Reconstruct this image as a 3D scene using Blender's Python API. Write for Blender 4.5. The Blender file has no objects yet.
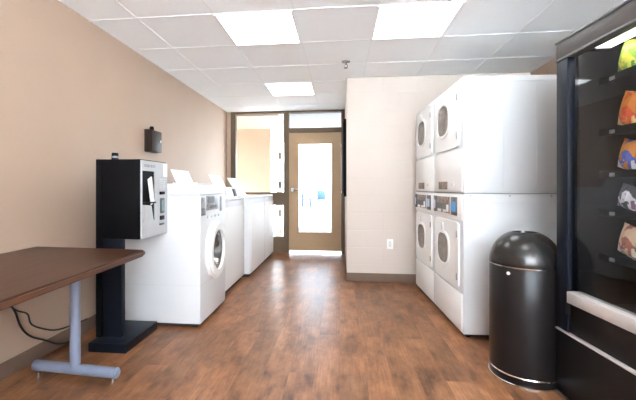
import bpy, bmesh, math, random
from mathutils import Vector, Matrix
random.seed(4)
S = bpy.context.scene
COL = S.collection
PI = math.pi

# ------------------------------------------------------------------ materials
def mat(name, col, rough=0.5, metal=0.0, var=0.04, scale=12.0, bump=0.0, coat=0.0, stretch=(1, 1, 1), spec=0.5):
    m = bpy.data.materials.new(name); m.use_nodes = True
    nt = m.node_tree; N = nt.nodes; L = nt.links
    b = N['Principled BSDF']
    b.inputs['Roughness'].default_value = rough
    b.inputs['Metallic'].default_value = metal
    b.inputs['Specular IOR Level'].default_value = spec
    b.inputs['Coat Weight'].default_value = coat
    tc = N.new('ShaderNodeTexCoord'); mp = N.new('ShaderNodeMapping')
    mp.inputs['Scale'].default_value = stretch
    L.new(tc.outputs['Object'], mp.inputs['Vector'])
    n = N.new('ShaderNodeTexNoise'); n.inputs['Scale'].default_value = scale; n.inputs['Detail'].default_value = 4
    L.new(mp.outputs[0], n.inputs['Vector'])
    r = N.new('ShaderNodeValToRGB')
    r.color_ramp.elements[0].position = 0.3; r.color_ramp.elements[1].position = 0.7
    r.color_ramp.elements[0].color = (*[c * (1 - var) for c in col], 1)
    r.color_ramp.elements[1].color = (*[min(1, c * (1 + var)) for c in col], 1)
    L.new(n.outputs['Fac'], r.inputs['Fac']); L.new(r.outputs[0], b.inputs['Base Color'])
    if bump:
        bp = N.new('ShaderNodeBump'); bp.inputs['Strength'].default_value = bump; bp.inputs['Distance'].default_value = 0.003
        n2 = N.new('ShaderNodeTexNoise'); n2.inputs['Scale'].default_value = scale * 8
        L.new(tc.outputs['Object'], n2.inputs['Vector'])
        L.new(n2.outputs['Fac'], bp.inputs['Height']); L.new(bp.outputs[0], b.inputs['Normal'])
    return m

def emit(name, col, s):
    m = bpy.data.materials.new(name); m.use_nodes = True
    N = m.node_tree.nodes; N.clear()
    e = N.new('ShaderNodeEmission'); o = N.new('ShaderNodeOutputMaterial')
    e.inputs[0].default_value = (*col, 1); e.inputs[1].default_value = s
    m.node_tree.links.new(e.outputs[0], o.inputs[0])
    return m

def glass(name, f0=0.04, tint=(1, 1, 1), rough=0.0):
    """thin clear sheet: transparent, with a mirror share that grows at grazing angles on either side"""
    m = bpy.data.materials.new(name); m.use_nodes = True
    N = m.node_tree.nodes; L = m.node_tree.links; N.clear()
    o = N.new('ShaderNodeOutputMaterial'); mx = N.new('ShaderNodeMixShader')
    t = N.new('ShaderNodeBsdfTransparent'); t.inputs[0].default_value = (*tint, 1)
    g = N.new('ShaderNodeBsdfGlossy'); g.inputs['Roughness'].default_value = rough
    lw = N.new('ShaderNodeLayerWeight'); lw.inputs['Blend'].default_value = 0.5
    pw = N.new('ShaderNodeMath'); pw.operation = 'POWER'; pw.inputs[1].default_value = 5
    ml = N.new('ShaderNodeMath'); ml.operation = 'MULTIPLY_ADD'; ml.inputs[1].default_value = 1 - f0; ml.inputs[2].default_value = f0
    L.new(lw.outputs['Facing'], pw.inputs[0]); L.new(pw.outputs[0], ml.inputs[0]); L.new(ml.outputs[0], mx.inputs[0])
    L.new(t.outputs[0], mx.inputs[1]); L.new(g.outputs[0], mx.inputs[2])
    L.new(mx.outputs[0], o.inputs[0])
    return m

def floor_mat():
    m = bpy.data.materials.new('wood_plank_vinyl'); m.use_nodes = True
    nt = m.node_tree; N = nt.nodes; L = nt.links; b = N['Principled BSDF']
    tc = N.new('ShaderNodeTexCoord')
    mp = N.new('ShaderNodeMapping'); mp.inputs['Rotation'].default_value = (0, 0, PI / 2)
    L.new(tc.outputs['Object'], mp.inputs['Vector'])
    br = N.new('ShaderNodeTexBrick')
    br.inputs['Scale'].default_value = 1.0
    br.inputs['Brick Width'].default_value = 0.92; br.inputs['Row Height'].default_value = 0.152
    br.inputs['Mortar Size'].default_value = 0.0012; br.inputs['Mortar Smooth'].default_value = 0.4
    br.offset = 0.37
    br.inputs['Color1'].default_value = (0.0, 0.0, 0.0, 1); br.inputs['Color2'].default_value = (1, 1, 1, 1)
    br.inputs['Mortar'].default_value = (0.3, 0.3, 0.3, 1)
    L.new(mp.outputs[0], br.inputs['Vector'])
    # blotchy figure
    n1 = N.new('ShaderNodeTexNoise'); n1.inputs['Scale'].default_value = 5.0; n1.inputs['Detail'].default_value = 8; n1.inputs['Roughness'].default_value = 0.65
    m1 = N.new('ShaderNodeMapping'); m1.inputs['Scale'].default_value = (1.5, 0.75, 1)
    L.new(tc.outputs['Object'], m1.inputs['Vector'])
    ad = N.new('ShaderNodeVectorMath'); ad.operation = 'MULTIPLY_ADD'; ad.inputs[1].default_value = (3, 3, 3)
    L.new(br.outputs['Color'], ad.inputs[0]); L.new(m1.outputs[0], ad.inputs[2]); L.new(ad.outputs[0], n1.inputs['Vector'])
    # grain
    n2 = N.new('ShaderNodeTexNoise'); n2.inputs['Scale'].default_value = 30; n2.inputs['Detail'].default_value = 6
    m2 = N.new('ShaderNodeMapping'); m2.inputs['Scale'].default_value = (3, 0.15, 1)
    L.new(tc.outputs['Object'], m2.inputs['Vector']); L.new(m2.outputs[0], n2.inputs['Vector'])
    r1 = N.new('ShaderNodeValToRGB')
    e = r1.color_ramp.elements
    e[0].position = 0.30; e[0].color = (0.10, 0.042, 0.020, 1)
    e[1].position = 0.72; e[1].color = (0.43, 0.205, 0.098, 1)
    x = e.new(0.5); x.color = (0.27, 0.118, 0.052, 1)
    L.new(n1.outputs['Fac'], r1.inputs['Fac'])
    mg = N.new('ShaderNodeMix'); mg.data_type = 'RGBA'; mg.blend_type = 'MULTIPLY'; mg.inputs['Factor'].default_value = 0.55
    r2 = N.new('ShaderNodeValToRGB'); r2.color_ramp.elements[0].position = 0.35; r2.color_ramp.elements[1].position = 0.6
    r2.color_ramp.elements[0].color = (0.6, 0.55, 0.5, 1); r2.color_ramp.elements[1].color = (1.0, 1.0, 1.0, 1)
    L.new(n2.outputs['Fac'], r2.inputs['Fac'])
    L.new(r1.outputs[0], mg.inputs['A']); L.new(r2.outputs[0], mg.inputs['B'])
    mb = N.new('ShaderNodeMix'); mb.data_type = 'RGBA'; mb.blend_type = 'MULTIPLY'; mb.inputs['Factor'].default_value = 1
    r3 = N.new('ShaderNodeValToRGB'); r3.color_ramp.elements[0].color = (0.8, 0.8, 0.8, 1); r3.color_ramp.elements[1].color = (1.15, 1.1, 1.08, 1)
    L.new(br.outputs['Color'], r3.inputs['Fac'])
    L.new(mg.outputs['Result'], mb.inputs['A']); L.new(r3.outputs[0], mb.inputs['B'])
    L.new(mb.outputs['Result'], b.inputs['Base Color'])
    rr = N.new('ShaderNodeMapRange'); rr.inputs['To Min'].default_value = 0.32; rr.inputs['To Max'].default_value = 0.40; b.inputs['Specular IOR Level'].default_value = 0.36
    L.new(n1.outputs['Fac'], rr.inputs['Value']); L.new(rr.outputs[0], b.inputs['Roughness'])
    bp = N.new('ShaderNodeBump'); bp.inputs['Strength'].default_value = 0.05; bp.inputs['Distance'].default_value = 0.001
    L.new(n2.outputs['Fac'], bp.inputs['Height']); L.new(bp.outputs[0], b.inputs['Normal'])
    return m

def block_mat():
    m = mat('painted_block', (0.63, 0.545, 0.478), 0.6, spec=0.25, var=0.015, scale=3)
    nt = m.node_tree; N = nt.nodes; L = nt.links; b = N['Principled BSDF']
    tc = N.new('ShaderNodeTexCoord'); sp = N.new('ShaderNodeSeparateXYZ'); cb = N.new('ShaderNodeCombineXYZ')
    L.new(tc.outputs['Object'], sp.inputs[0])
    ay = N.new('ShaderNodeMath'); L.new(sp.outputs[0], ay.inputs[0]); L.new(sp.outputs[1], ay.inputs[1])
    L.new(ay.outputs[0], cb.inputs[0]); L.new(sp.outputs[2], cb.inputs[1])
    br = N.new('ShaderNodeTexBrick'); br.inputs['Scale'].default_value = 1
    br.inputs['Brick Width'].default_value = 0.406; br.inputs['Row Height'].default_value = 0.203
    br.inputs['Mortar Size'].default_value = 0.006; br.inputs['Mortar Smooth'].default_value = 0.8
    L.new(cb.outputs[0], br.inputs['Vector'])
    bp = N.new('ShaderNodeBump'); bp.inputs['Strength'].default_value = 0.35; bp.inputs['Distance'].default_value = 0.004; bp.invert = True
    L.new(br.outputs['Fac'], bp.inputs['Height']); L.new(bp.outputs[0], b.inputs['Normal'])
    return m

M = {}
M['floor'] = floor_mat()
M['wall'] = mat('tan_wall_paint', (0.445, 0.322, 0.240), 0.6, spec=0.25, var=0.02, scale=2.5, bump=0.05)
M['block'] = block_mat()
M['vest'] = mat('vestibule_tan_paint', (0.50, 0.39, 0.285), 0.6, var=0.02, scale=2.5)
M['ceil'] = mat('ceiling_tile', (0.92, 0.935, 0.94), 0.9, var=0.015, scale=60, bump=0.15)
M['grid'] = mat('grid_metal', (0.86, 0.87, 0.875), 0.5, var=0.02)
M['base'] = mat('taupe_vinyl_base', (0.165, 0.108, 0.078), 0.55, var=0.05, spec=0.2)
M['bronze'] = mat('bronze_frame_paint', (0.135, 0.094, 0.058), 0.5, var=0.05, spec=0.2)
M['leaf'] = mat('tan_door_paint', (0.43, 0.29, 0.165), 0.5, var=0.03, spec=0.25)
M['white'] = mat('white_enamel', (0.68, 0.685, 0.69), 0.42, var=0.01, scale=4, spec=0.3)
M['whitew'] = mat('white_enamel_lit_front', (0.84, 0.82, 0.80), 0.5, var=0.01, scale=4, spec=0.25)  # cabinet enamel again, lightened and warmed to colour in the light on fronts
M['seam'] = mat('grey_gasket', (0.34, 0.34, 0.34), 0.6)
M['seaml'] = mat('pale_grey_seam', (0.62, 0.62, 0.62), 0.6)
M['chrome'] = mat('chrome', (0.8, 0.8, 0.8), 0.15, 1.0, var=0.02)
M['steel'] = mat('brushed_steel', (0.62, 0.58, 0.56), 0.38, 1.0, var=0.08, scale=20, stretch=(30, 1, 30))
M['dsteel'] = mat('dull_steel', (0.22, 0.21, 0.21), 0.35, 0.6)
M['satin'] = mat('satin_aluminium', (0.66, 0.61, 0.58), 0.5, 0.35, var=0.04, scale=10)
M['band'] = mat('grey_brown_aluminium', (0.070, 0.058, 0.052), 0.5, 0.0, var=0.05, spec=0.3)
M['dglass'] = mat('dark_door_glass', (0.10, 0.085, 0.075), 0.12, var=0.2)
M['mglass'] = mat('smoky_door_glass', (0.17, 0.14, 0.12), 0.15, var=0.25, scale=20)
M['black'] = mat('black_satin', (0.005, 0.005, 0.006), 0.45, var=0.1, spec=0.08)
M['navy'] = mat('blue_black_metal', (0.007, 0.009, 0.015), 0.4, var=0.1, spec=0.15)
M['blackm'] = mat('black_matt', (0.007, 0.005, 0.005), 0.5, var=0.1, spec=0.3)
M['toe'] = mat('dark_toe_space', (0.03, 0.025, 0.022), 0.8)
M['binm'] = mat('bin_black_enamel', (0.012, 0.010, 0.010), 0.30, 0.0, var=0.08, spec=0.25)
M['silver'] = mat('silver_panel', (0.50, 0.50, 0.51), 0.35, 0.4, var=0.05)
M['silverl'] = mat('light_silver_panel', (0.47, 0.475, 0.485), 0.45, 0.1, var=0.04)
M['dome'] = mat('polished_black_enamel', (0.05, 0.046, 0.044), 0.24, 0.7, var=0.05)
M['brownbox'] = mat('dark_brown_metal', (0.035, 0.020, 0.015), 0.5, var=0.08, spec=0.2)
M['grey'] = mat('mid_grey_plastic', (0.27, 0.27, 0.275), 0.4, var=0.3, scale=40)
M['greyd'] = mat('dark_grey_plastic', (0.10, 0.10, 0.105), 0.4, var=0.2)
M['blue'] = mat('bright_blue_label', (0.06, 0.33, 0.68), 0.4, var=0.1)
M['pblue'] = mat('pale_blue_label', (0.42, 0.56, 0.70), 0.4, var=0.1)
M['lav'] = mat('pale_lavender_label', (0.48, 0.50, 0.62), 0.4, var=0.08)
M['panelbrown'] = mat('brown_control_panel', (0.22, 0.16, 0.13), 0.4, var=0.7, scale=45)
M['teal'] = mat('teal_display', (0.16, 0.27, 0.25), 0.3, var=0.3, scale=60)
M['table'] = mat('walnut_laminate', (0.068, 0.027, 0.014), 0.38, spec=0.3, var=0.35, scale=9, stretch=(6, 0.35, 6))
M['edge'] = mat('walnut_edge', (0.11, 0.046, 0.024), 0.4, var=0.15, scale=9)
M['legm'] = mat('blue_grey_metal', (0.26, 0.30, 0.40), 0.42, 0.25, var=0.03)
M['cord'] = mat('black_rubber', (0.012, 0.012, 0.012), 0.6)
M['plastic'] = mat('ivory_plastic', (0.84, 0.80, 0.76), 0.4, var=0.01)
M['card'] = mat('white_card', (0.86, 0.85, 0.84), 0.5, var=0.01)
M['print'] = mat('pale_grey_print', (0.62, 0.62, 0.62), 0.6, var=0.1, scale=80)
M['troffer'] = emit('troffer_light', (0.88, 0.96, 1.0), 3.9)
M['strip'] = emit('case_lamp', (1.0, 1.0, 1.0), 2.5)
M['pane'] = glass('clear_pane', 0.03)
M['tpane'] = glass('dimming_pane', 0.03, (0.62, 0.63, 0.645))  # grey tint added to hold back daylight through the door and transom
M['vglass'] = glass('vending_glass', 0.022, (0.90, 0.91, 0.92))
M['inner'] = mat('charcoal_interior', (0.013, 0.010, 0.010), 0.5, var=0.25, scale=5)
M['concrete'] = mat('pale_concrete', (0.14, 0.14, 0.135), 0.9, var=0.08, scale=1.5)
M['bounce'] = mat('white_bounce_ground', (0.88, 0.89, 0.90), 0.9, var=0.05, scale=1.5)  # unseen rear ground, made near white to throw sunlight up onto the ceiling
M['bluep'] = mat('blue_plastic', (0.010, 0.040, 0.15), 0.6, var=0.1)
M['leafy'] = mat('leaf_green', (0.05, 0.12, 0.055), 0.7, var=0.4, scale=8)
M['bark'] = mat('bark', (0.16, 0.11, 0.08), 0.9, var=0.2)

# ------------------------------------------------------------------ mesh helpers
class MB:
    def __init__(s): s.bm = bmesh.new()
    def _add(s, tmp, mtx=None):
        if mtx is not None: bmesh.ops.transform(tmp, matrix=mtx, verts=tmp.verts)
        me = bpy.data.meshes.new('t'); tmp.to_mesh(me); tmp.free(); s.bm.from_mesh(me); bpy.data.meshes.remove(me)
        return s
    def box(s, x0, x1, y0, y1, z0, z1, bev=0.0, seg=2, mtx=None):
        t = bmesh.new(); bmesh.ops.create_cube(t, size=1)
        for v in t.verts:
            v.co = Vector(((x0 + x1) / 2 + v.co.x * (x1 - x0), (y0 + y1) / 2 + v.co.y * (y1 - y0), (z0 + z1) / 2 + v.co.z * (z1 - z0)))
        if bev: bmesh.ops.bevel(t, geom=t.edges[:], offset=bev, segments=seg, affect='EDGES', profile=0.5)
        return s._add(t, mtx)
    def cyl(s, p, q, r, r2=None, seg=24, bev=0.0):
        p = Vector(p); q = Vector(q); d = q - p
        t = bmesh.new(); bmesh.ops.create_cone(t, cap_ends=True, segments=seg, radius1=r, radius2=r if r2 is None else r2, depth=d.length)
        if bev:
            ed = [e for e in t.edges if len(e.link_faces) == 2 and any(len(f.verts) > 4 for f in e.link_faces)]
            bmesh.ops.bevel(t, geom=ed, offset=bev, segments=2, affect='EDGES')
        mt = Matrix.Translation((p + q) / 2) @ d.to_track_quat('Z', 'Y').to_matrix().to_4x4()
        return s._add(t, mt)
    def lathe(s, prof, seg=48, mtx=None):
        t = bmesh.new(); rings = []
        for r, z in prof:
            if r < 1e-6: rings.append([t.verts.new((0, 0, z))])
            else: rings.append([t.verts.new((r * math.cos(2 * PI * i / seg), r * math.sin(2 * PI * i / seg), z)) for i in range(seg)])
        for a, b in zip(rings, rings[1:]):
            for i in range(seg):
                j = (i + 1) % seg
                if len(a) == 1 and len(b) == 1: continue
                if len(a) == 1: t.faces.new((a[0], b[j], b[i]))
                elif len(b) == 1: t.faces.new((a[i], a[j], b[0]))
                else: t.faces.new((a[i], a[j], b[j], b[i]))
        bmesh.ops.recalc_face_normals(t, faces=t.faces)
        return s._add(t, mtx)
    def prism(s, pts, axis, a, b, bev=0.0, mtx=None):
        """closed outline pts (2D) extruded along axis from a to b"""
        t = bmesh.new()
        def co(p, k):
            if axis == 'x': return (k, p[0], p[1])
            if axis == 'y': return (p[0], k, p[1])
            return (p[0], p[1], k)
        A = [t.verts.new(co(p, a)) for p in pts]; B = [t.verts.new(co(p, b)) for p in pts]
        t.faces.new(A); t.faces.new(B[::-1])
        n = len(pts)
        for i in range(n): t.faces.new((A[i], A[(i + 1) % n], B[(i + 1) % n], B[i]))
        bmesh.ops.recalc_face_normals(t, faces=t.faces)
        if bev: bmesh.ops.bevel(t, geom=t.edges[:], offset=bev, segments=2, affect='EDGES')
        return s._add(t, mtx)
    def ring(s, outer, inner, x0, x1):
        """plate with a hole: both outlines (y,z) with equal counts, from x0 to x1 along x"""
        t = bmesh.new(); n = len(outer)
        V = [[t.verts.new((x, p[0], p[1])) for p in o] for x in (x0, x1) for o in (outer, inner)]
        oa, ia, ob, ib = V
        for i in range(n):
            j = (i + 1) % n
            for q in ((oa[i], oa[j], ia[j], ia[i]), (ob[i], ib[i], ib[j], ob[j]), (oa[i], ob[i], ob[j], oa[j]), (ia[i], ia[j], ib[j], ib[i])):
                t.faces.new(q)
        bmesh.ops.recalc_face_normals(t, faces=t.faces)
        return s._add(t)
    def tube(s, pts, r, seg=8):
        t = bmesh.new(); rings = []
        P = [Vector(p) for p in pts]
        for i, p in enumerate(P):
            d = (P[min(i + 1, len(P) - 1)] - P[max(i - 1, 0)]).normalized()
            q = d.to_track_quat('Z', 'Y').to_matrix()
            rings.append([t.verts.new(p + q @ Vector((r * math.cos(2 * PI * k / seg), r * math.sin(2 * PI * k / seg), 0))) for k in range(seg)])
        for a, b in zip(rings, rings[1:]):
            for k in range(seg): t.faces.new((a[k], a[(k + 1) % seg], b[(k + 1) % seg], b[k]))
        t.faces.new(rings[0][::-1]); t.faces.new(rings[-1])
        bmesh.ops.recalc_face_normals(t, faces=t.faces)
        return s._add(t)
    def build(s, name, m, parent=None, smooth=True):
        me = bpy.data.meshes.new(name); s.bm.to_mesh(me); s.bm.free()
        me.materials.append(m)
        if smooth:
            for p in me.polygons: p.use_smooth = True
            me.set_sharp_from_angle(angle=math.radians(35))
        o = bpy.data.objects.new(name, me); COL.objects.link(o)
        if parent is not None: o.parent = parent
        return o

def smooth_pts(P, n=6):
    out = []
    P = [Vector(p) for p in P]
    for i in range(len(P) - 1):
        p0 = P[max(i - 1, 0)]; p1 = P[i]; p2 = P[i + 1]; p3 = P[min(i + 2, len(P) - 1)]
        for k in range(n):
            t = k / n
            out.append(0.5 * ((2 * p1) + (p2 - p0) * t + (2 * p0 - 5 * p1 + 4 * p2 - p3) * t * t + (-p0 + 3 * p1 - 3 * p2 + p3) * t ** 3))
    out.append(P[-1]); return out

def tag(o, label, cat, group=None, kind=None):
    o['label'] = label; o['category'] = cat
    if group: o['group'] = group
    if kind: o['kind'] = kind
    return o
def thing(name, label, cat, loc=(0, 0, 0), rz=0, group=None):
    o = bpy.data.objects.new(name, None); COL.objects.link(o)
    o.empty_display_size = 0.1
    o.location = loc; o.rotation_euler = (0, 0, rz)
    return tag(o, label, cat, group)
def struct(name, mb, m, parent=None, label=None, cat=None):
    o = mb.build(name, m, parent)
    if parent is None:
        o['kind'] = 'structure'
        if label: o['label'] = label
        if cat: o['category'] = cat
    return o
def copy_tree(o, parent=None):
    c = o.copy(); COL.objects.link(c)
    if parent is not None: c.parent = parent
    for ch in [k for k in bpy.data.objects if k.parent == o]: copy_tree(ch, c)
    return c
def outline(cy, cz, ry, rz, n=48, p=2.0):
    out = []
    for i in range(n):
        a = 2 * PI * i / n; c, s_ = math.cos(a), math.sin(a)
        out.append((cy + ry * math.copysign(abs(c) ** (2 / p), c), cz + rz * math.copysign(abs(s_) ** (2 / p), s_)))
    return out

# ------------------------------------------------------------------ room
XL, XR, YF, YB, H = -1.95, 2.15, 6.20, -2.0, 2.42
PY, PX = 4.38, 0.08            # partition face / its left side
struct('floor', MB().box(XL - .1, XR + .1, YB - .1, 7.75, -0.1, 0), M['floor'], None, 'reddish brown wood plank floor across the laundry room', 'floor')
struct('wall_left', MB().box(XL - .1, XL, YB - .1, YF + .1, 0, H), M['wall'], None, 'tan painted wall behind the table and washers', 'wall')
struct('wall_right', MB().box(XR, XR + .1, YB - .1, YF + .1, 0, H), M['wall'], None, 'tan painted wall behind the stacked dryers', 'wall')
struct('wall_partition', MB().box(PX, XR, PY, YF + .1, 0, H, 0.004), M['block'], None, 'cream painted block wall beside the glazed door', 'wall')
wr = MB(); RX0, RX1, RZ0, RZ1 = -0.7, 2.12, 0.9, 2.38
wr.box(XL, RX0, YB - .1, YB, 0, H); wr.box(RX1, XR, YB - .1, YB, 0, H)
wr.box(RX0, RX1, YB - .1, YB, 0, RZ0); wr.box(RX0, RX1, YB - .1, YB, RZ1, H)
struct('wall_rear', wr, M['wall'])
# ceiling slab, with the lights let into it
LX = [(-0.945, -0.345), (0.27, 0.87)]
troffers = [(LX[0], (2.645, 3.245)), (LX[1], (2.645, 3.245)), (LX[0], (4.475, 5.085)), (LX[1], (0.815, 1.415)), (LX[1], (-1.015, -0.415))]
struct('ceiling', MB().box(XL - .1, XR + .1, YB - .1, 10.5, H, H + .1), M['ceil'], None, 'white suspended tile ceiling', 'ceiling')  # slab carried on outdoors as an added canopy, shading the ground there
g = MB()
k = -0.34 - 0.61 * 2
xs = [-0.338 + 0.61 * i for i in range(-2, 5)]
ys = [3.26 + 0.61 * i for i in range(-8, 5)]
for x in xs:
    if x < PX - .02: g.box(x - .008, x + .008, YB, YF - .06, H - .003, H)
    else: g.box(x - .008, x + .008, YB, PY, H - .003, H)
for y in ys:
    if y < YF: g.box(XL, XR if y < PY else PX, y - .008, y + .008, H - .0033, H)
struct('trim_1', g, M['grid'], None, 'white metal grid holding the ceiling tiles', 'ceiling grid')
g2 = MB()
for x in (-0.95, -0.34, 0.27): g2.box(x - .012, x + .012, YF + .1, 10.4, H - .004, H)
g2.box(-1.0, 2.0, 6.9, 6.924, H - .0045, H); g2.box(-1.0, 2.0, 8.2, 8.224, H - .0045, H)
struct('trim_2', g2, M['grid'])
struct('baseboard_left', MB().box(XL, XL + .008, YB, YF - .05, 0, 0.10, 0.002), M['base'])
struct('baseboard_partition', MB().box(PX - .008, XR, PY - .008, PY, 0, 0.10, 0.002).box(PX - .008, PX, PY, YF - .05, 0, 0.10, .002), M['base'])
struct('baseboard_right', MB().box(XR - .008, XR, YB, PY - .01, 0, 0.10, 0.002), M['base'])
# rear window (behind the camera), daylight
w = MB()
w.box(RX0, RX0 + .05, YB - .08, YB - .02, RZ0, RZ1); w.box(RX1 - .05, RX1, YB - .08, YB - .02, RZ0, RZ1); w.box(1.0, 1.05, YB - .08, YB - .02, RZ0, RZ1)
w.box(RX0, RX1, YB - .08, YB - .02, RZ0, RZ0 + .05); w.box(RX0, RX1, YB - .08, YB - .02, RZ1 - .05, RZ1)
w = struct('window_2', w, M['bronze'])
MB().box(RX0 + .02, RX1 - .02, YB - .053, YB - .047, RZ0 + .02, RZ1 - .02).build('pane', M['pane'], w)

# ------------------------------------------------------------------ glazed end wall
y0, y1 = YF - .05, YF + .05
struct('wall_far', MB().box(XL, -1.885, YF - .04, YF + .1, 0, H), M['wall'])
f = MB()
f.box(-1.885, -1.80, y0, y1, 0, H)                  # jamb beside the left wall
f.box(-0.958, -0.868, y0, y1, 0, H)             # mullion
f.box(-1.80, -0.958, y0, y1, 2.385, H)          # head
f.box(-1.80, -0.958, y0, y1, 0.81, 1.03)        # rail
f.box(-1.80, -0.958, y0, y1, 0, 0.27)
w1 = struct('window_1', f, M['bronze'], None, 'tall interior window in a bronze frame above the washers', 'window')
MB().box(-1.80, -0.958, YF - .004, YF + .004, 1.03, 2.385).box(-1.80, -0.958, YF - .004, YF + .004, 0.27, 0.81).build('pane', M['pane'], w1)
f = MB()
f.box(0.02, PX, y0 - .01, y1, 0, H); f.box(-0.868, 0.02, y0, y1, 2.385, H); f.box(-0.868, 0.02, y0, y1, 2.045, 2.125)
fr = struct('trim_3', f, M['bronze'], None, 'bronze metal frame and transom above the tan door', 'door frame')
MB().box(-0.868, 0.02, YF - .004, YF + .004, 2.125, 2.385).build('transom_pane', M['tpane'], fr)
f = MB()
dx0, dx1, dz0, dz1 = -0.8675, 0.0195, 0.035, 2.0445
gx0, gx1, gz0, gz1 = -0.728, -0.120, 0.325, 1.875
f.box(dx0, gx0, YF - .022, YF + .022, dz0, dz1); f.box(gx1, dx1, YF - .022, YF + .022, dz0, dz1)
f.box(gx0, gx1, YF - .022, YF + .022, dz0, gz0); f.box(gx0, gx1, YF - .022, YF + .022, gz1, dz1)
door = struct('door_1', f, M['leaf'], None, 'tan door with a large glass panel at the far end', 'door')
f = MB()
for (a, b, c, d) in ((gx0, gx0 + .022, gz0, gz1), (gx1 - .022, gx1, gz0, gz1), (gx0, gx1, gz0, gz0 + .022), (gx0, gx1, gz1 - .022, gz1)):
    f.box(a, b, YF - .032, YF + .032, c, d, .003)
f.build('glazing_bead', M['leaf'], door)
MB().box(gx0 + .02, gx1 - .02, YF - .003, YF + .003, gz0 + .02, gz1 - .02).build('pane', M['tpane'], door)
hd = MB()
hd.lathe([(0, .03), (.034, .03), (.036, .012), (.036, 0)], 24, Matrix.Translation((-0.80, YF - .022, 1.07)) @ Matrix.Rotation(PI / 2, 4, 'X'))
hd.cyl((-0.80, YF - .045, 1.07), (-0.80, YF - .085, 1.07), .012)
hd.tube(smooth_pts([(-0.80, YF - .08, 1.07), (-0.76, YF - .085, 1.075), (-0.70, YF - .08, 1.065), (-0.672, YF - .075, 1.06)]), .011, 10)
hd.build('door_handle', M['chrome'], door)
cl = MB().box(-0.22, 0.0, YF - .075, YF - .022, 1.955, 2.01, .006)
# black panel on the side of the partition, beside the door
bp = MB().box(PX - .035, PX, 4.62, 4.74, 1.00, 1.98, .006).box(PX - .045, PX - .035, 4.64, 4.72, 1.04, 1.94, .003)
tag(bp.build('wall_panel', M['black']), 'narrow black upright panel on partition edge beside the door', 'wall panel')

# ------------------------------------------------------------------ vestibule and outdoors
struct('wall_vestibule', MB().box(-3.2, -1.49, 7.70, 7.80, 0, H).box(-3.2, -2.05, 6.3, 6.4, 0, H).box(-3.3, -3.2, 6.3, 7.8, 0, H), M['vest'], None, 'warm tan wall seen through the tall window', 'wall')
struct('wall_warm_ceiling', MB().box(-3.2, -1.08, 6.30, 7.70, H - .05, H - .005), M['vest'])  # added tan slab, colouring in warm reflected light on the white vestibule ceiling
struct('wall_vestibule_right', MB().box(1.2, 1.3, 6.3, 7.8, 0, H), M['block'])
d2 = struct('door_2', MB().box(-1.36, -1.22, 7.66, 7.76, 0, 2.40, .004), mat('white_frame_paint', (.85, .85, .85), .4), None, 'white outside door frame with dark hinges beyond the window', 'door frame')
hg = MB()
for z in (1.72, 1.10, .50): hg.box(-1.285, -1.255, 7.635, 7.665, z, z + .13, .003)
hg.build('hinge', M['black'], d2)
struct('ground', MB().box(-30, 30, 7.75, 60, -0.15, -0.02), M['concrete'], None, 'sunlit pale paving outside the door', 'ground')
struct('ground', MB().box(-30, 30, -40, YB - .1, -0.15, -0.02), M['bounce'])

def patio_chair(label, x, y, rz):
    t = thing('patio_chair', label, 'chair', (x, y, -0.02), rz)
    MB().box(-.27, .27, -.25, .25, .42, .47, .015).build('seat', M['bluep'], t)
    MB().box(-.27, .27, .21, .26, .47, .98, .015).build('backrest', M['bluep'], t)
    for sx in (-1, 1):
        for sy in (-1, 1): MB().cyl((sx * .25, sy * .23, 0), (sx * .23, sy * .22, .43), .028, .025).build('leg', M['bluep'], t)
        MB().box(sx * .27 - .03, sx * .27 + .03, -.24, .25, .64, .68, .01).cyl((sx * .27, -.2, .45), (sx * .27, -.2, .65), .022).build('armrest', M['bluep'], t)
    return t
patio_chair('blue outdoor chair seen left through the door glass', -1.92, 21.0, PI / 2)
patio_chair('blue outdoor chair turned sideways, right through the door glass', -1.20, 20.6, -2.4)
tr = thing('young_tree', 'small pale green tree outside beyond the blue chairs', 'tree', (-2.05, 22.5, -0.02))
MB().tube(smooth_pts([(0, 0, 0), (.04, 0, .6), (-.02, 0, 1.2), (.03, 0, 1.8)]), .035).build('trunk', M['bark'], tr)
cr = MB(); t_ = bmesh.new()
for i in range(420):
    a, b_, rr = random.uniform(0, 2 * PI), random.uniform(-1, 1), random.uniform(.3, 1) ** .5 * .42
    c = Vector((rr * math.cos(a) * math.sqrt(1 - b_ * b_), rr * math.sin(a) * math.sqrt(1 - b_ * b_), 1.75 + rr * b_ * 1.4))
    q = Matrix.Rotation(random.uniform(0, PI), 3, Vector((random.random(), random.random(), random.random() + .01)).normalized())
    vs = [t_.verts.new(c + q @ Vector(p)) for p in ((-.05, 0, 0), (0, -.025, .01), (.05, 0, 0), (0, .025, .01))]
    t_.faces.new(vs)
cr._add(t_); cr.build('crown', M['leafy'], tr)

# ------------------------------------------------------------------ ceiling lights, sprinkler
names = ['square white ceiling light nearest on the left side, above the washers', 'large white ceiling light right of centre, above the stacked dryers side',
         'smallest and farthest ceiling light, near the end door', None, None]
for i, ((xa, xb), (ya, yb)) in enumerate(troffers):
    cx, cy = (xa + xb) / 2, (ya + yb) / 2
    t = thing('ceiling_light', names[i] or 'ceiling light above and behind the viewpoint', 'ceiling light', (cx, cy, H - .012), 0, 'recessed ceiling lights')
    a, b_ = (xb - xa) / 2, (yb - ya) / 2
    o = [(-b_ + .0, -a), (b_, -a), (b_, a), (-b_, a)]
    fm = MB()
    fm.box(-a, a, -b_, -b_ + .016, 0, .0118); fm.box(-a, a, b_ - .016, b_, 0, .0118)
    fm.box(-a, -a + .016, -b_ + .016, b_ - .016, 0, .0118); fm.box(a - .016, a, -b_ + .016, b_ - .016, 0, .0118)
    fm.build('frame', M['grid'], t)
    MB().box(-a + .016, a - .016, -b_ + .016, b_ - .016, .002, .010).build('diffuser', M['troffer'], t)
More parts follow.
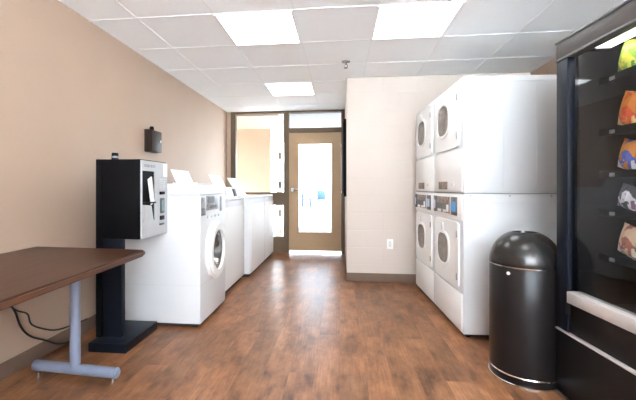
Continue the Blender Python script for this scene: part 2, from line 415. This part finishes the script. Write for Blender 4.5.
sp = thing('fire_sprinkler', 'small chrome fire sprinkler hanging from the ceiling tiles', 'sprinkler', (0.06, 3.80, H))
MB().lathe([(0, 0), (.045, 0), (.043, -.006), (.022, -.012), (0, -.012)], 24).build('escutcheon', M['dsteel'], sp)
MB().cyl((0, 0, -.01), (0, 0, -.035), .011).tube(smooth_pts([(.008, 0, -.03), (.02, 0, -.045), (.006, 0, -.065)]), .003).tube(smooth_pts([(-.008, 0, -.03), (-.02, 0, -.045), (-.006, 0, -.065)]), .003).build('body', M['dsteel'], sp)
MB().lathe([(0, -.064), (.018, -.064), (.020, -.068), (0, -.069)], 20).build('deflector', M['dsteel'], sp)

# ------------------------------------------------------------------ table
T = thing('table', 'walnut brown laminate table on a blue-grey T-leg by left wall', 'table', (0, 0, 0))
top = MB().prism([(-1.944, .35), (-1.095, .35), (-1.165, 2.06), (-1.175, 2.095), (-1.205, 2.115), (-1.944, 2.15)], 'z', .703, .738, .010)
top.build('tabletop', M['table'], T)
MB().prism([(-1.095 + .001, .36), (-1.166 + .001, 2.055), (-1.172, 2.05), (-1.101, .36)], 'z', .711, .730).build('edge_band', M['edge'], T)
for ly in (1.98, .60):
    lg = MB()
    lg.cyl((-1.545, ly, .055), (-1.545, ly, .700), .028)
    lg.build('leg', M['legm'], T)
    lf = MB().cyl((-1.825, ly + .02, .052), (-1.265, ly - .02, .052), .030, bev=.008)
    fo = lf.build('foot', M['legm'], T)
    for gx in (-1.78, -1.31):
        MB().cyl((gx, ly, 0), (gx, ly, .024), .011).build('glide', M['chrome'], fo)
    MB().box(-1.82, -1.26, ly - .03, ly + .03, .690, .703, .003).build('bracket', M['legm'], T)
c = MB()
c.tube(smooth_pts([(-1.93, 1.50, .69), (-1.93, 1.78, .60), (-1.93, 1.88, .49), (-1.93, 1.936, .434), (-1.93, 1.976, .375), (-1.93, 2.017, .268), (-1.928, 2.081, .187), (-1.925, 2.19, .116), (-1.925, 2.33, .03), (-1.92, 2.5, .006)]), .006)
c.tube(smooth_pts([(-1.922, 1.50, .69), (-1.922, 1.78, .61), (-1.922, 1.89, .475), (-1.924, 1.976, .385), (-1.924, 2.055, .335), (-1.926, 2.085, .262), (-1.926, 2.158, .207), (-1.926, 2.274, .149), (-1.926, 2.40, .125), (-1.93, 2.60, .108)]), .005)
tag(c.build('power_cord', M['cord']), 'black power cords hanging along the wall beneath the table', 'power cord')

# ------------------------------------------------------------------ payment kiosk
K = thing('payment_kiosk', 'black pedestal payment machine with a silver front beside the washers', 'payment machine', (0, 0, 0))
MB().box(-1.70, -1.43, 2.30, 2.73, 0, .062, .004).build('base_plate', M['navy'], K)
MB().box(-1.668, -1.528, 2.405, 2.455, .062, .775, .004).build('column', M['navy'], K)
MB().box(-1.7075, -1.6683, 2.3875, 2.7692, .755, 1.315, .003).box(-1.7075, -1.6683, 2.3875, 2.4500, .062, .757, .003).build('back_plate', M['black'], K)
MB().box(-1.6683, -1.3816, 2.3934, 2.7750, .755, 1.315, .004).build('housing', M['black'], K)
fp = MB()
fx0, fx1 = -1.3816, -1.3699
for (a, b_, z0, z1) in ((2.3973, 2.7711, 1.235, 1.308), (2.3973, 2.7711, .757, .876), (2.3973, 2.4052, .876, 1.235), (2.5774, 2.7711, .876, 1.235)):
    fp.box(fx0, fx1, a, b_, z0, z1)
fa = fp.build('face_panel', M['silverl'], K)
MB().box(-1.3812, -1.3792, 2.4052, 2.5774, .876, 1.235).build('recess', M['black'], K)
MB().box(-1.3699, -1.3670, 2.7056, 2.7643, 1.20, 1.30, .001).build('label_plate', M['card'], K)
nm = MB()
for i in range(7): nm.box(-1.3699, -1.3684, 2.4316 + i * .022, 2.4463 + i * .022, 1.262, 1.282)
nm.build('lettering', M['grey'], K)
# leaflet holder in the recess
MB().box(-.004, .004, -.026, .026, 0, .205, .001, mtx=Matrix.Translation((-1.3679, 2.540, 1.00)) @ Matrix.Rotation(.44, 4, 'X') @ Matrix.Rotation(.12, 4, 'Y')).build('instruction_card', M['card'], K)
MB().prism([(2.4071, .878), (2.5441, .878), (2.5147, .985), (2.4071, .995)], 'x', -1.3787, -1.3621, .001).build('receipt_tray', M['silverl'], K)
MB().box(-1.3797, -1.3582, 2.4071, 2.5754, 1.000, 1.012, .002).build('shelf', M['blackm'], K)
MB().box(-1.3699, -1.3621, 2.6517, 2.7153, .918, 1.035, .004).build('card_reader', M['greyd'], K)
MB().box(-1.3621, -1.3601, 2.6664, 2.7007, .935, 1.02).build('reader_display', M['teal'], K)
MB().box(-1.3699, -1.3601, 2.6420, 2.7153, 1.062, 1.085, .003).build('bill_slot', M['black'], K)
MB().box(-1.3699, -1.3582, 2.6468, 2.7056, .868, .900, .003).build('coin_return', M['blackm'], K)
MB().box(-1.3699, -1.3621, 2.6420, 2.7104, .828, .842, .002).build('coin_slot', M['greyd'], K)
kp = MB()
for i in range(6):
    for j in range(3): kp.box(-1.3699, -1.3660, 2.6468 + j * .03, 2.6693 + j * .03, 1.10 + i * .015, 1.108 + i * .015)
kp.build('instruction_lines', M['print'], K)
MB().cyl((-1.610, 2.460, 1.315), (-1.610, 2.460, 1.365), .024, .022).build('top_knob', M['black'], K)
MB().cyl((-1.610, 2.460, 1.328), (-1.610, 2.460, 1.342), .0255).build('knob_band', M['grey'], K)

# ------------------------------------------------------------------ wall box
B = thing('wall_box', 'small dark brown metal box mounted high on tan wall', 'wall box', (0, 0, 0))
MB().box(-1.95, -1.905, 3.455, 3.655, 1.475, 1.70, .003).build('back_box', M['brownbox'], B)
MB().box(-1.903, -1.87, 3.462, 3.66, 1.480, 1.695, .004).build('cover', M['brownbox'], B)
MB().lathe([(0, .04), (.014, .038), (.022, .026), (.022, 0)], 20, Matrix.Translation((-1.905, 3.52, 1.698))).build('top_knob', M['black'], B)
MB().box(-1.870, -1.862, 3.622, 3.636, 1.580, 1.605, .002).build('lock', M['plastic'], B)

# ------------------------------------------------------------------ washers (front at local x = 0, facing +x)
def body(mb, D, W, z0, z1, bev=.010): mb.box(-D, 0, 0, W, z0, z1, bev)
def feet(t, D, W):
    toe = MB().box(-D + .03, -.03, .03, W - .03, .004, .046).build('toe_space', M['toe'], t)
    for x in (-.06, -D + .06):
        for y in (.06, W - .06): MB().cyl((x, y, 0), (x, y, .034), .018).build('foot', M['black'], t)
FW = thing('washing_machine', 'white front-load washer with round dark door, first in row by payment machine', 'washing machine', (-1.10, 2.78, 0), 0)
W, D = .635, .70
m = MB(); body(m, D, W, .030, 1.055, .006)
m.build('cabinet', M['white'], FW)
m = MB().prism([(-D, 1.058), (0, 1.058), (-.030, 1.135), (-.055, 1.148), (-D, 1.148)], 'y', 0, W, .004); m.build('top_panel', M['white'], FW)
MB().box(-D + .02, .0006, -.0006, W - .004, .333, .337).build('seam', M['seaml'], FW)
cy, cz = .325, .575
dr = MB().ring(outline(cy, cz, .225, .250), outline(cy, cz, .155, .180), 0.0, .030)
dr.ring(outline(cy, cz, .200, .225), outline(cy, cz, .150, .175), 0.028, .048)
do = dr.build('door', M['whitew'], FW)
gl = MB(); gl.prism(outline(cy, cz, .156, .181), 'x', .002, .020); gl.build('door_glass', M['dglass'], do)
MB().box(.022, .05, cy - .135, cy - .105, cz - .12, cz - .05, .006).build('door_latch', M['chrome'], do)
MB().cyl((.016, cy - .02, cz - .10), (.046, cy - .02, cz - .10), .030, .022).build('door_boss', M['chrome'], do)
MB().box(0, .006, .010, .100, .905, 1.035, .002).build('coin_drop', M['grey'], FW)
MB().box(0, .008, .015, .095, .890, .950, .002).build('coin_tray', M['greyd'], FW)
dp = MB().box(0, .007, .125, .40, .925, 1.045, .003).build('display_panel', M['grey'], FW)
MB().box(.007, .009, .15, .30, .985, 1.035).box(.007, .009, .20, .36, .94, .965).build('display', M['greyd'], dp)
MB().box(0, .006, .47, .525, .90, 1.040, .002).build('card_slot', M['grey'], FW)
for i in range(4): MB().cyl((0, .16 + i * .09, .868), (.006, .16 + i * .09, .868), .010).build('button', M['seaml'], FW)
feet(FW, D, W)

def toploader(label, x, y, W, console):
    t = thing('washing_machine', label, 'washing machine', (x, y, 0), 0, None)
    D = .72
    m = MB(); body(m, D, W, .044, .970, .010); m.build('cabinet', M['white'], t)
    MB().box(0, .010, .02, W - .02, .055, .905, .004).build('front_panel', M['whitew'], t)
    MB().box(-.57, 0.004, .004, W - .004, .970, .996, .008).build('top', M['white'], t)
    con = MB().prism([(-D, .970), (-.57, .970), (-.60, 1.09), (-.66, 1.12), (-D, 1.12)], 'y', .01, W - .01, .005).build('console', M['white'], t)
    MB().box(.009, .013, W - .055, W - .035, .86, .90, .002).build('badge', M['seaml'], t)
    if console:
        cs = MB().prism([(-.24, .994), (-.02, .994), (-.03, 1.045), (-.05, 1.105), (-.24, 1.105)], 'y', .02, .70, .004).build('coin_console', M['whitew'], t)
        MB().box(-.004, .004, .0, .13, -.045, .045, .002, mtx=Matrix.Translation((-.036, .545, 1.058)) @ Matrix.Rotation(-.3, 4, 'Y')).build('coin_slot', M['black'], cs)
        MB().box(-.003, .003, .0, .20, -.035, .035, .002, mtx=Matrix.Translation((-.036, .25, 1.058)) @ Matrix.Rotation(-.3, 4, 'Y')).build('instruction_plate', M['silver'], cs)
    feet(t, D, W)
    return t
toploader('white top-load washer just past the front-load one, set slightly back', -1.17, 3.47, .885, True)
toploader('white washer between two others with its bright side edge showing', -1.10, 4.385, .83, False)
toploader('last white washer in row, nearest the end window', -1.10, 5.225, .70, False)
def sign(label, x, y, z, Wd, Hh, lean, skew):
    t = thing('instruction_sign', label, 'sign', (x, y, z), 0, 'instruction signs leaning on the washers')
    sh = Matrix(((1, 0, 0, 0), (0, 1, -skew, 0), (0, 0, 1, 0), (0, 0, 0, 1)))
    mt = sh @ Matrix.Rotation(-lean, 4, 'Y')
    MB().box(-.004, .004, 0, Wd, .006, Hh, .0015, mtx=mt).build('plate', M['card'], t)
    MB().box(-.05, .05, .02, Wd - .02, 0, .010, .003).build('sign_base', M['card'], t)
    l = MB()
    for i in range(4): l.box(.004, .0052, .07 + i * .045, .10 + i * .045, Hh * .68, Hh * .74, mtx=mt)
    l.build('print', M['print'], t)
sign('white sign leaning back on the front-load washer', -1.30, 2.80, 1.148, .33, .125, .45, .0)
sign('white sign leaning on second washer, middle of the three signs', -1.275, 3.62, 1.107, .36, .155, .45, .0)
sign('white sign leaning on third washer, beside the window', -1.26, 4.42, .997, .42, .28, .55, .0)

# ------------------------------------------------------------------ stacked dryers (front local x=0 facing +x, near side y=0, body y<0)
def dryer(label, x, y, rz, blue):
    t = thing('stacked_dryer', label, 'dryer', (x, y, 0), rz)
    W, D = .69, .76
    MB().box(-D, 0, -W, 0, .030, 1.068, .008).build('lower_cabinet', M['white'], t)
    MB().box(-D, 0, -W, 0, 1.076, 1.938, .008).build('upper_cabinet', M['white'], t)
    MB().box(-D + .02, -.012, -W + .012, -.012, 1.060, 1.084).build('joint', M['seam'], t)
    # side panel edge strips (near side)
    s1 = MB()
    for z0, z1 in ((.10, 1.0), (1.10, 1.88)):
        s1.box(-D + .05, -.075, -.002, .003, z0, z1, .002)
    s1.build('side_panel', M['white'], t)
    s2 = MB()
    for xx in (-.28, -.52): s2.box(xx - .008, xx + .008, .003, .0055, 1.12, 1.86, .001)
    s2.box(-D + .0, 0.0, -.002, .0035, 1.895, 1.90)
    s2.build('side_rib', M['white'], t)
    for xx in (-.05, -.33, -.62): MB().cyl((xx, 0, 1.055), (xx, .004, 1.055), .006, seg=10).build('screw', M['seam'], t)
    # front: lower access panel, lower door, control band, upper band, upper door, upper fascia
    MB().box(0, .010, -W + .012, -.012, .045, .325, .004).build('access_panel', M['whitew'], t)
    for (z0, z1, zc) in ((.345, .850, .605), (1.425, 1.900, 1.680)):
        d = MB().ring([(-.655, z0), (-.08, z0), (-.08, z1), (-.655, z1)] if False else outline(-.367, (z0 + z1) / 2, .292, (z1 - z0) / 2, 48, 14), outline(-.437, zc, .150, .128, 48, 2.8), 0, .012)
        d.ring(outline(-.437, zc, .170, .148, 48, 2.8), outline(-.437, zc, .146, .124, 48, 2.8), .011, .018)
        d = d.build('door', M['whitew'], t)
        MB().prism(outline(-.437, zc, .149, .127, 48, 2.8), 'x', .001, .009).build('door_glass', M['mglass'], d)
        h = MB().box(.012, .026, -.435, -.405, z1 - .095, z1 - .030, .004).build('door_handle', M['seaml'], d)
        for zz in (z0 + .09, z1 - .09): MB().box(.010, .020, -.105, -.085, zz - .025, zz + .025, .003).build('hinge', M['seam'], d)
    MB().box(0, .008, -W + .012, -.012, .868, 1.062, .003).build('control_band', M['whitew'], t)
    MB().box(0, .008, -W + .012, -.012, 1.082, 1.405, .003).build('upper_band', M['whitew'], t)
    p = MB().box(.008, .012, -.55, -.33, 1.100, 1.165, .001).build('upper_display', M['panelbrown'], t)
    MB().cyl((.008, -.20, 1.14), (.016, -.20, 1.14), .012).build('key_lock', M['seaml'], t)
    cp = MB().box(.008, .014, -.605, -.275, .905, 1.040, .002).build('control_panel', M['panelbrown'], t)
    MB().box(.014, .017, -.59, -.34, .935, .985).build('display', M['greyd'], cp)
    for lb in ((-.56, -.48, .910, .930), (-.42, -.345, .910, .930), (-.33, -.285, .915, .975)): MB().box(.014, .018, *lb).build('label', M['card'], cp)
    for (ya, yb, mm) in ((-.676, -.618, M['lav']), (-.215, -.100, M['blue'] if blue else M['pblue'])):
        cd = MB().box(.008, .020, ya, yb, .900, 1.042, .002).build('coin_drop', M['greyd'], t)
        MB().box(.020, .023, ya + .006, yb - .006, .930, 1.005).build('coin_label', mm, cd)
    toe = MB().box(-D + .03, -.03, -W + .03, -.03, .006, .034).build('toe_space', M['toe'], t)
    for x_ in (-.05, -D + .06):
        for y_ in (-.05, -W + .06): MB().cyl((x_, y_, 0), (x_, y_, .034), .018).build('foot', M['black'], t)
    return t
A = .039
def mirror_place(x, y): return x, y
# rotated half a turn: local +y runs away from the camera, so mirror by using y as built (negative = away)
dryer('white stacked dryer nearest the camera, bright blue label on front', .905, 2.80, PI + A, True)
dryer('white stacked dryer at the back, against the cream block wall', .905 - A * .702, 2.80 + .702, PI + A, False)

# ------------------------------------------------------------------ litter bin
Bn = thing('trash_can', 'black dome-top trash can with chrome rings beside the vending machine', 'trash can', (1.10, 2.315, 0))
R0 = .189
MB().lathe([(0, .004), (R0 - .003, .004), (R0, .012), (R0, .655), (R0 - .004, .662), (0, .662)], 64).build('body', M['binm'], Bn)
pr = [(R0 - .002, .664)]
for i in range(15):
    a = i / 14 * math.radians(68); pr.append((R0 * math.cos(a) ** .9, .668 + .195 * math.sin(a)))
rin = pr[-1][0]
pr += [(rin - .012, pr[-1][1] + .003), (rin - .016, pr[-1][1] - .03), (rin - .02, .70)]
MB().lathe(pr, 64).build('dome_lid', M['dome'], Bn)
MB().lathe([(0, .70), (rin - .018, .70), (rin - .018, .702), (0, .702)], 32).build('liner', M['blackm'], Bn)
MB().lathe([(R0 - .01, .660), (R0 + .0015, .660), (R0 + .0015, .666), (R0 - .01, .666)], 64).build('seam_ring', M['chrome'], Bn)
MB().lathe([(R0 - .02, 0), (R0 + .005, 0), (R0 + .006, .007), (R0 + .001, .010), (R0 - .02, .010)], 64).build('chrome_ring', M['chrome'], Bn)
MB().lathe([(R0 - .02, .045), (R0 + .002, .045), (R0 + .003, .050), (R0 + .001, .054), (R0 - .02, .054)], 64).build('chrome_ring', M['chrome'], Bn)
ang = math.radians(-140)
ox, oy = math.cos(ang) * R0, math.sin(ang) * R0
MB().cyl((ox * .995, oy * .995, .628), (ox * 1.012, oy * 1.012, .628), .010).build('badge', M['plastic'], Bn)

# ------------------------------------------------------------------ vending machine (front local x=0 facing +x, far corner y=0, body y>0 towards camera)
V = thing('vending_machine', 'black glass-front snack vending machine at the right edge', 'vending machine', (1.172, 2.125, 0), PI + .06)
VW, VD, VH = 1.0, .86, 1.90
cb = MB()
cb.box(-VD, -.05, 0, .035, .02, VH); cb.box(-VD, -.05, VW - .20, VW, .02, VH); cb.box(-VD, -VD + .04, .035, VW - .20, .02, VH)
cb.box(-VD + .04, -.05, .035, VW - .20, VH - .06, VH); cb.box(-VD + .04, -.05, .035, VW - .20, .02, .50)
cb.build('cabinet', M['blackm'], V)
MB().box(-VD + .05, -.08, .03, VW - .03, 0, .02).build('foot', M['toe'], V)
df = MB()
df.box(-.05, 0, 0, .09, .362, 1.80, .004)
df.box(-.05, 0, VW - .20, VW, .362, 1.80, .004)
df.build('door_frame', M['navy'], V)
MB().box(-.05, .002, 0, VW, 1.808, 1.895, .004).build('top_band', M['band'], V)
MB().box(-.05, .006, -.002, VW, 1.796, 1.808, .002).box(-.05, .008, -.002, VW, 1.892, 1.902, .002).build('top_molding', M['greyd'], V)
MB().box(-.026, -.020, .09, VW - .20, .585, 1.796).build('glass_front', M['vglass'], V)
MB().box(-.05, .018, .108, VW - .02, .524, .584, .004).build('push_bar', M['satin'], V)
MB().box(-.05, -.012, .09, VW - .20, .362, .524, .003).build('delivery_door', M['blackm'], V)
MB().box(-.008, .010, .088, .112, .46, .524, .003).build('bar_bracket', M['blackm'], V)
MB().box(-.05, .007, 0, VW, .352, .361, .002).build('trim_strip', M['satin'], V)
MB().box(-.05, -.002, 0, VW, .020, .350, .004).build('kick_panel', M['blackm'], V)
MB().box(-.045, .004, -.001, VW, .0, .012, .001).build('bottom_trim', M['steel'], V)
MB().box(-.05, -.045, -.001, 0, .02, VH).build('edge_strip', M['greyd'], V)
MB().box(-VD + .045, -VD + .05, .035, VW - .20, .50, VH - .06).box(-VD + .05, -.055, .035, .040, .50, VH - .06).build('lining', M['inner'], V)
MB().box(-.16, -.07, .16, VW - .24, VH - .085, VH - .062).build('case_lamp', M['strip'], V)
MB().box(-.06, -.052, .035, .10, .50, 1.84).build('inner_post', M['inner'], V)
SHZ = [.78, 1.005, 1.195, 1.405, 1.665]
for z in SHZ:
    sh = MB().box(-.60, -.14, .12, VW - .215, z - .018, z - .010).box(-.145, -.135, .12, VW - .215, z - .030, z + .006).build('shelf', M['black'], V)
    pt = MB()
    for k in range(3): pt.box(-.135, -.131, .190 + k * .165, .220 + k * .165, z - .024, z - .006, .001)
    pt.build('price_tag', M['grey'], sh)

def world_v(lx, ly):
    a = PI + .06
    return 1.172 + lx * math.cos(a) - ly * math.sin(a), 2.125 + lx * math.sin(a) + ly * math.cos(a)
def snack_mat(name, c1, c2, c3):
    m = bpy.data.materials.new(name); m.use_nodes = True
    N = m.node_tree.nodes; L = m.node_tree.links; b = N['Principled BSDF']; b.inputs['Roughness'].default_value = .35
    tc = N.new('ShaderNodeTexCoord'); n = N.new('ShaderNodeTexNoise'); n.inputs['Scale'].default_value = 14; n.inputs['Detail'].default_value = 3
    r = N.new('ShaderNodeValToRGB'); r.color_ramp.interpolation = 'CONSTANT'
    r.color_ramp.elements[0].color = (*c1, 1); r.color_ramp.elements[1].position = .5; r.color_ramp.elements[1].color = (*c2, 1)
    e = r.color_ramp.elements.new(.58); e.color = (*c3, 1)
    L.new(tc.outputs['Object'], n.inputs['Vector']); L.new(n.outputs['Fac'], r.inputs['Fac']); L.new(r.outputs[0], b.inputs['Base Color'])
    return m
SN = {'orange': snack_mat('orange_snack_print', (.85, .28, .05), (.75, .10, .03), (.95, .70, .30)),
      'blue': snack_mat('blue_snack_print', (.85, .32, .06), (.10, .15, .55), (.9, .88, .85)),
      'green': snack_mat('green_snack_print', (.35, .55, .08), (.75, .72, .10), (.12, .30, .05)),
      'cream': snack_mat('cream_snack_print', (.85, .62, .42), (.45, .15, .10), (.9, .8, .65)),
      'yellow': snack_mat('yellow_snack_print', (.90, .60, .12), (.7, .3, .05), (.9, .8, .4)),
      'dark': snack_mat('dark_snack_print', (.10, .08, .10), (.80, .78, .80), (.30, .14, .26))}
def bag(name, label, cat, key, lx, ly, z, w_, h_, tilt=0.0):
    t = bmesh.new(); n, k = 10, 12; F = []
    for side in (1, -1):
        rows = []
        for j in range(k + 1):
            v = j / k; row = []
            for i in range(n + 1):
                u = i / n
                th = .028 * (max(0, math.sin(PI * u)) ** .5) * (max(0, math.sin(PI * v)) ** .6)
                pinch = 1 - .06 * math.sin(PI * v)
                row.append(t.verts.new((side * th + (.002 * math.sin(i * 2.3)), (u - .5) * w_ * pinch, v * h_)))
            rows.append(row)
        for j in range(k):
            for i in range(n): t.faces.new((rows[j][i], rows[j][i + 1], rows[j + 1][i + 1], rows[j + 1][i]))
    bmesh.ops.remove_doubles(t, verts=t.verts, dist=.0008)
    bmesh.ops.recalc_face_normals(t, faces=t.faces)
    mb = MB(); mb._add(t); o = mb.build(name, SN[key])
    x, y = world_v(lx, ly)
    o.location = (x, y, z + .5 * w_ * math.sin(abs(tilt)) - .008); o.rotation_euler = (tilt, 0, PI + .06)
    return tag(o, label, cat, 'snacks in the vending machine')
rowsd = [(1.665, 'green', 'green and yellow', 'top shelf', .15), (1.405, 'orange', 'orange and red', 'second shelf from the top', .165), (1.195, 'blue', 'orange, blue and white', 'middle shelf', .145),
         (1.005, 'dark', 'dark and white', 'shelf below the middle', .118), (.78, 'cream', 'cream and red', 'bottom shelf', .15)]
for z, key, cn, wh, hh in rowsd:
    bag('snack_bag', '%s snack packet on the vending machine %s, leftmost' % (cn, wh), 'snack packet', key, -.195, .212, z, .115, hh, -.30)
    k2 = {'green': 'yellow', 'orange': 'orange', 'blue': 'blue', 'dark': 'yellow', 'cream': 'yellow'}[key]
    bag('snack_bag', '%s snack packet on the vending machine %s, beside the leftmost' % ({'yellow': 'yellow', 'orange': 'second orange', 'blue': 'second blue and orange'}[k2], wh), 'snack packet', k2, -.195, .375, z, .115, hh - .005, -.30)

# ------------------------------------------------------------------ outlet
ow = MB().box(.586 - .036, .586 + .036, PY - .007, PY, .39, .505, .003).build('wall_outlet', M['plastic'])
tag(ow, 'small ivory power outlet low on the cream block wall', 'outlet')
s_ = MB()
for z in (.42, .455): s_.box(.586 - .014, .586 + .014, PY - .0095, PY - .006, z, z + .025, .002)
s_.build('socket', M['seaml'], ow)

# ------------------------------------------------------------------ light, world, camera
wd = bpy.data.worlds.new('world'); S.world = wd; wd.use_nodes = True
bg = wd.node_tree.nodes['Background']; bg.inputs[0].default_value = (.80, .90, 1.0, 1); bg.inputs[1].default_value = 9.5

sun = bpy.data.lights.new('sun', 'SUN'); sun.energy = 46; sun.angle = .01; sun.color = (.80, .91, 1.0)
so = bpy.data.objects.new('sun', sun); COL.objects.link(so); so.rotation_euler = (0, math.radians(38), 0)

cam = bpy.data.cameras.new('camera'); co = bpy.data.objects.new('camera', cam); COL.objects.link(co)
co.location = (0, 0, 1.12); co.rotation_euler = (PI / 2, 0, math.atan(40 / 364))
cam.sensor_fit = 'HORIZONTAL'; cam.sensor_width = 36; cam.lens = 36 * 364 / 636
cam.shift_x = 18 / 636; cam.shift_y = -13 / 636
cam.clip_start = .02; cam.clip_end = 200
S.camera = co
S.view_settings.view_transform = 'Standard'; S.view_settings.look = 'None'
S.view_settings.gamma = 1; S.view_settings.use_curve_mapping = False
S.view_settings.exposure = 1.58
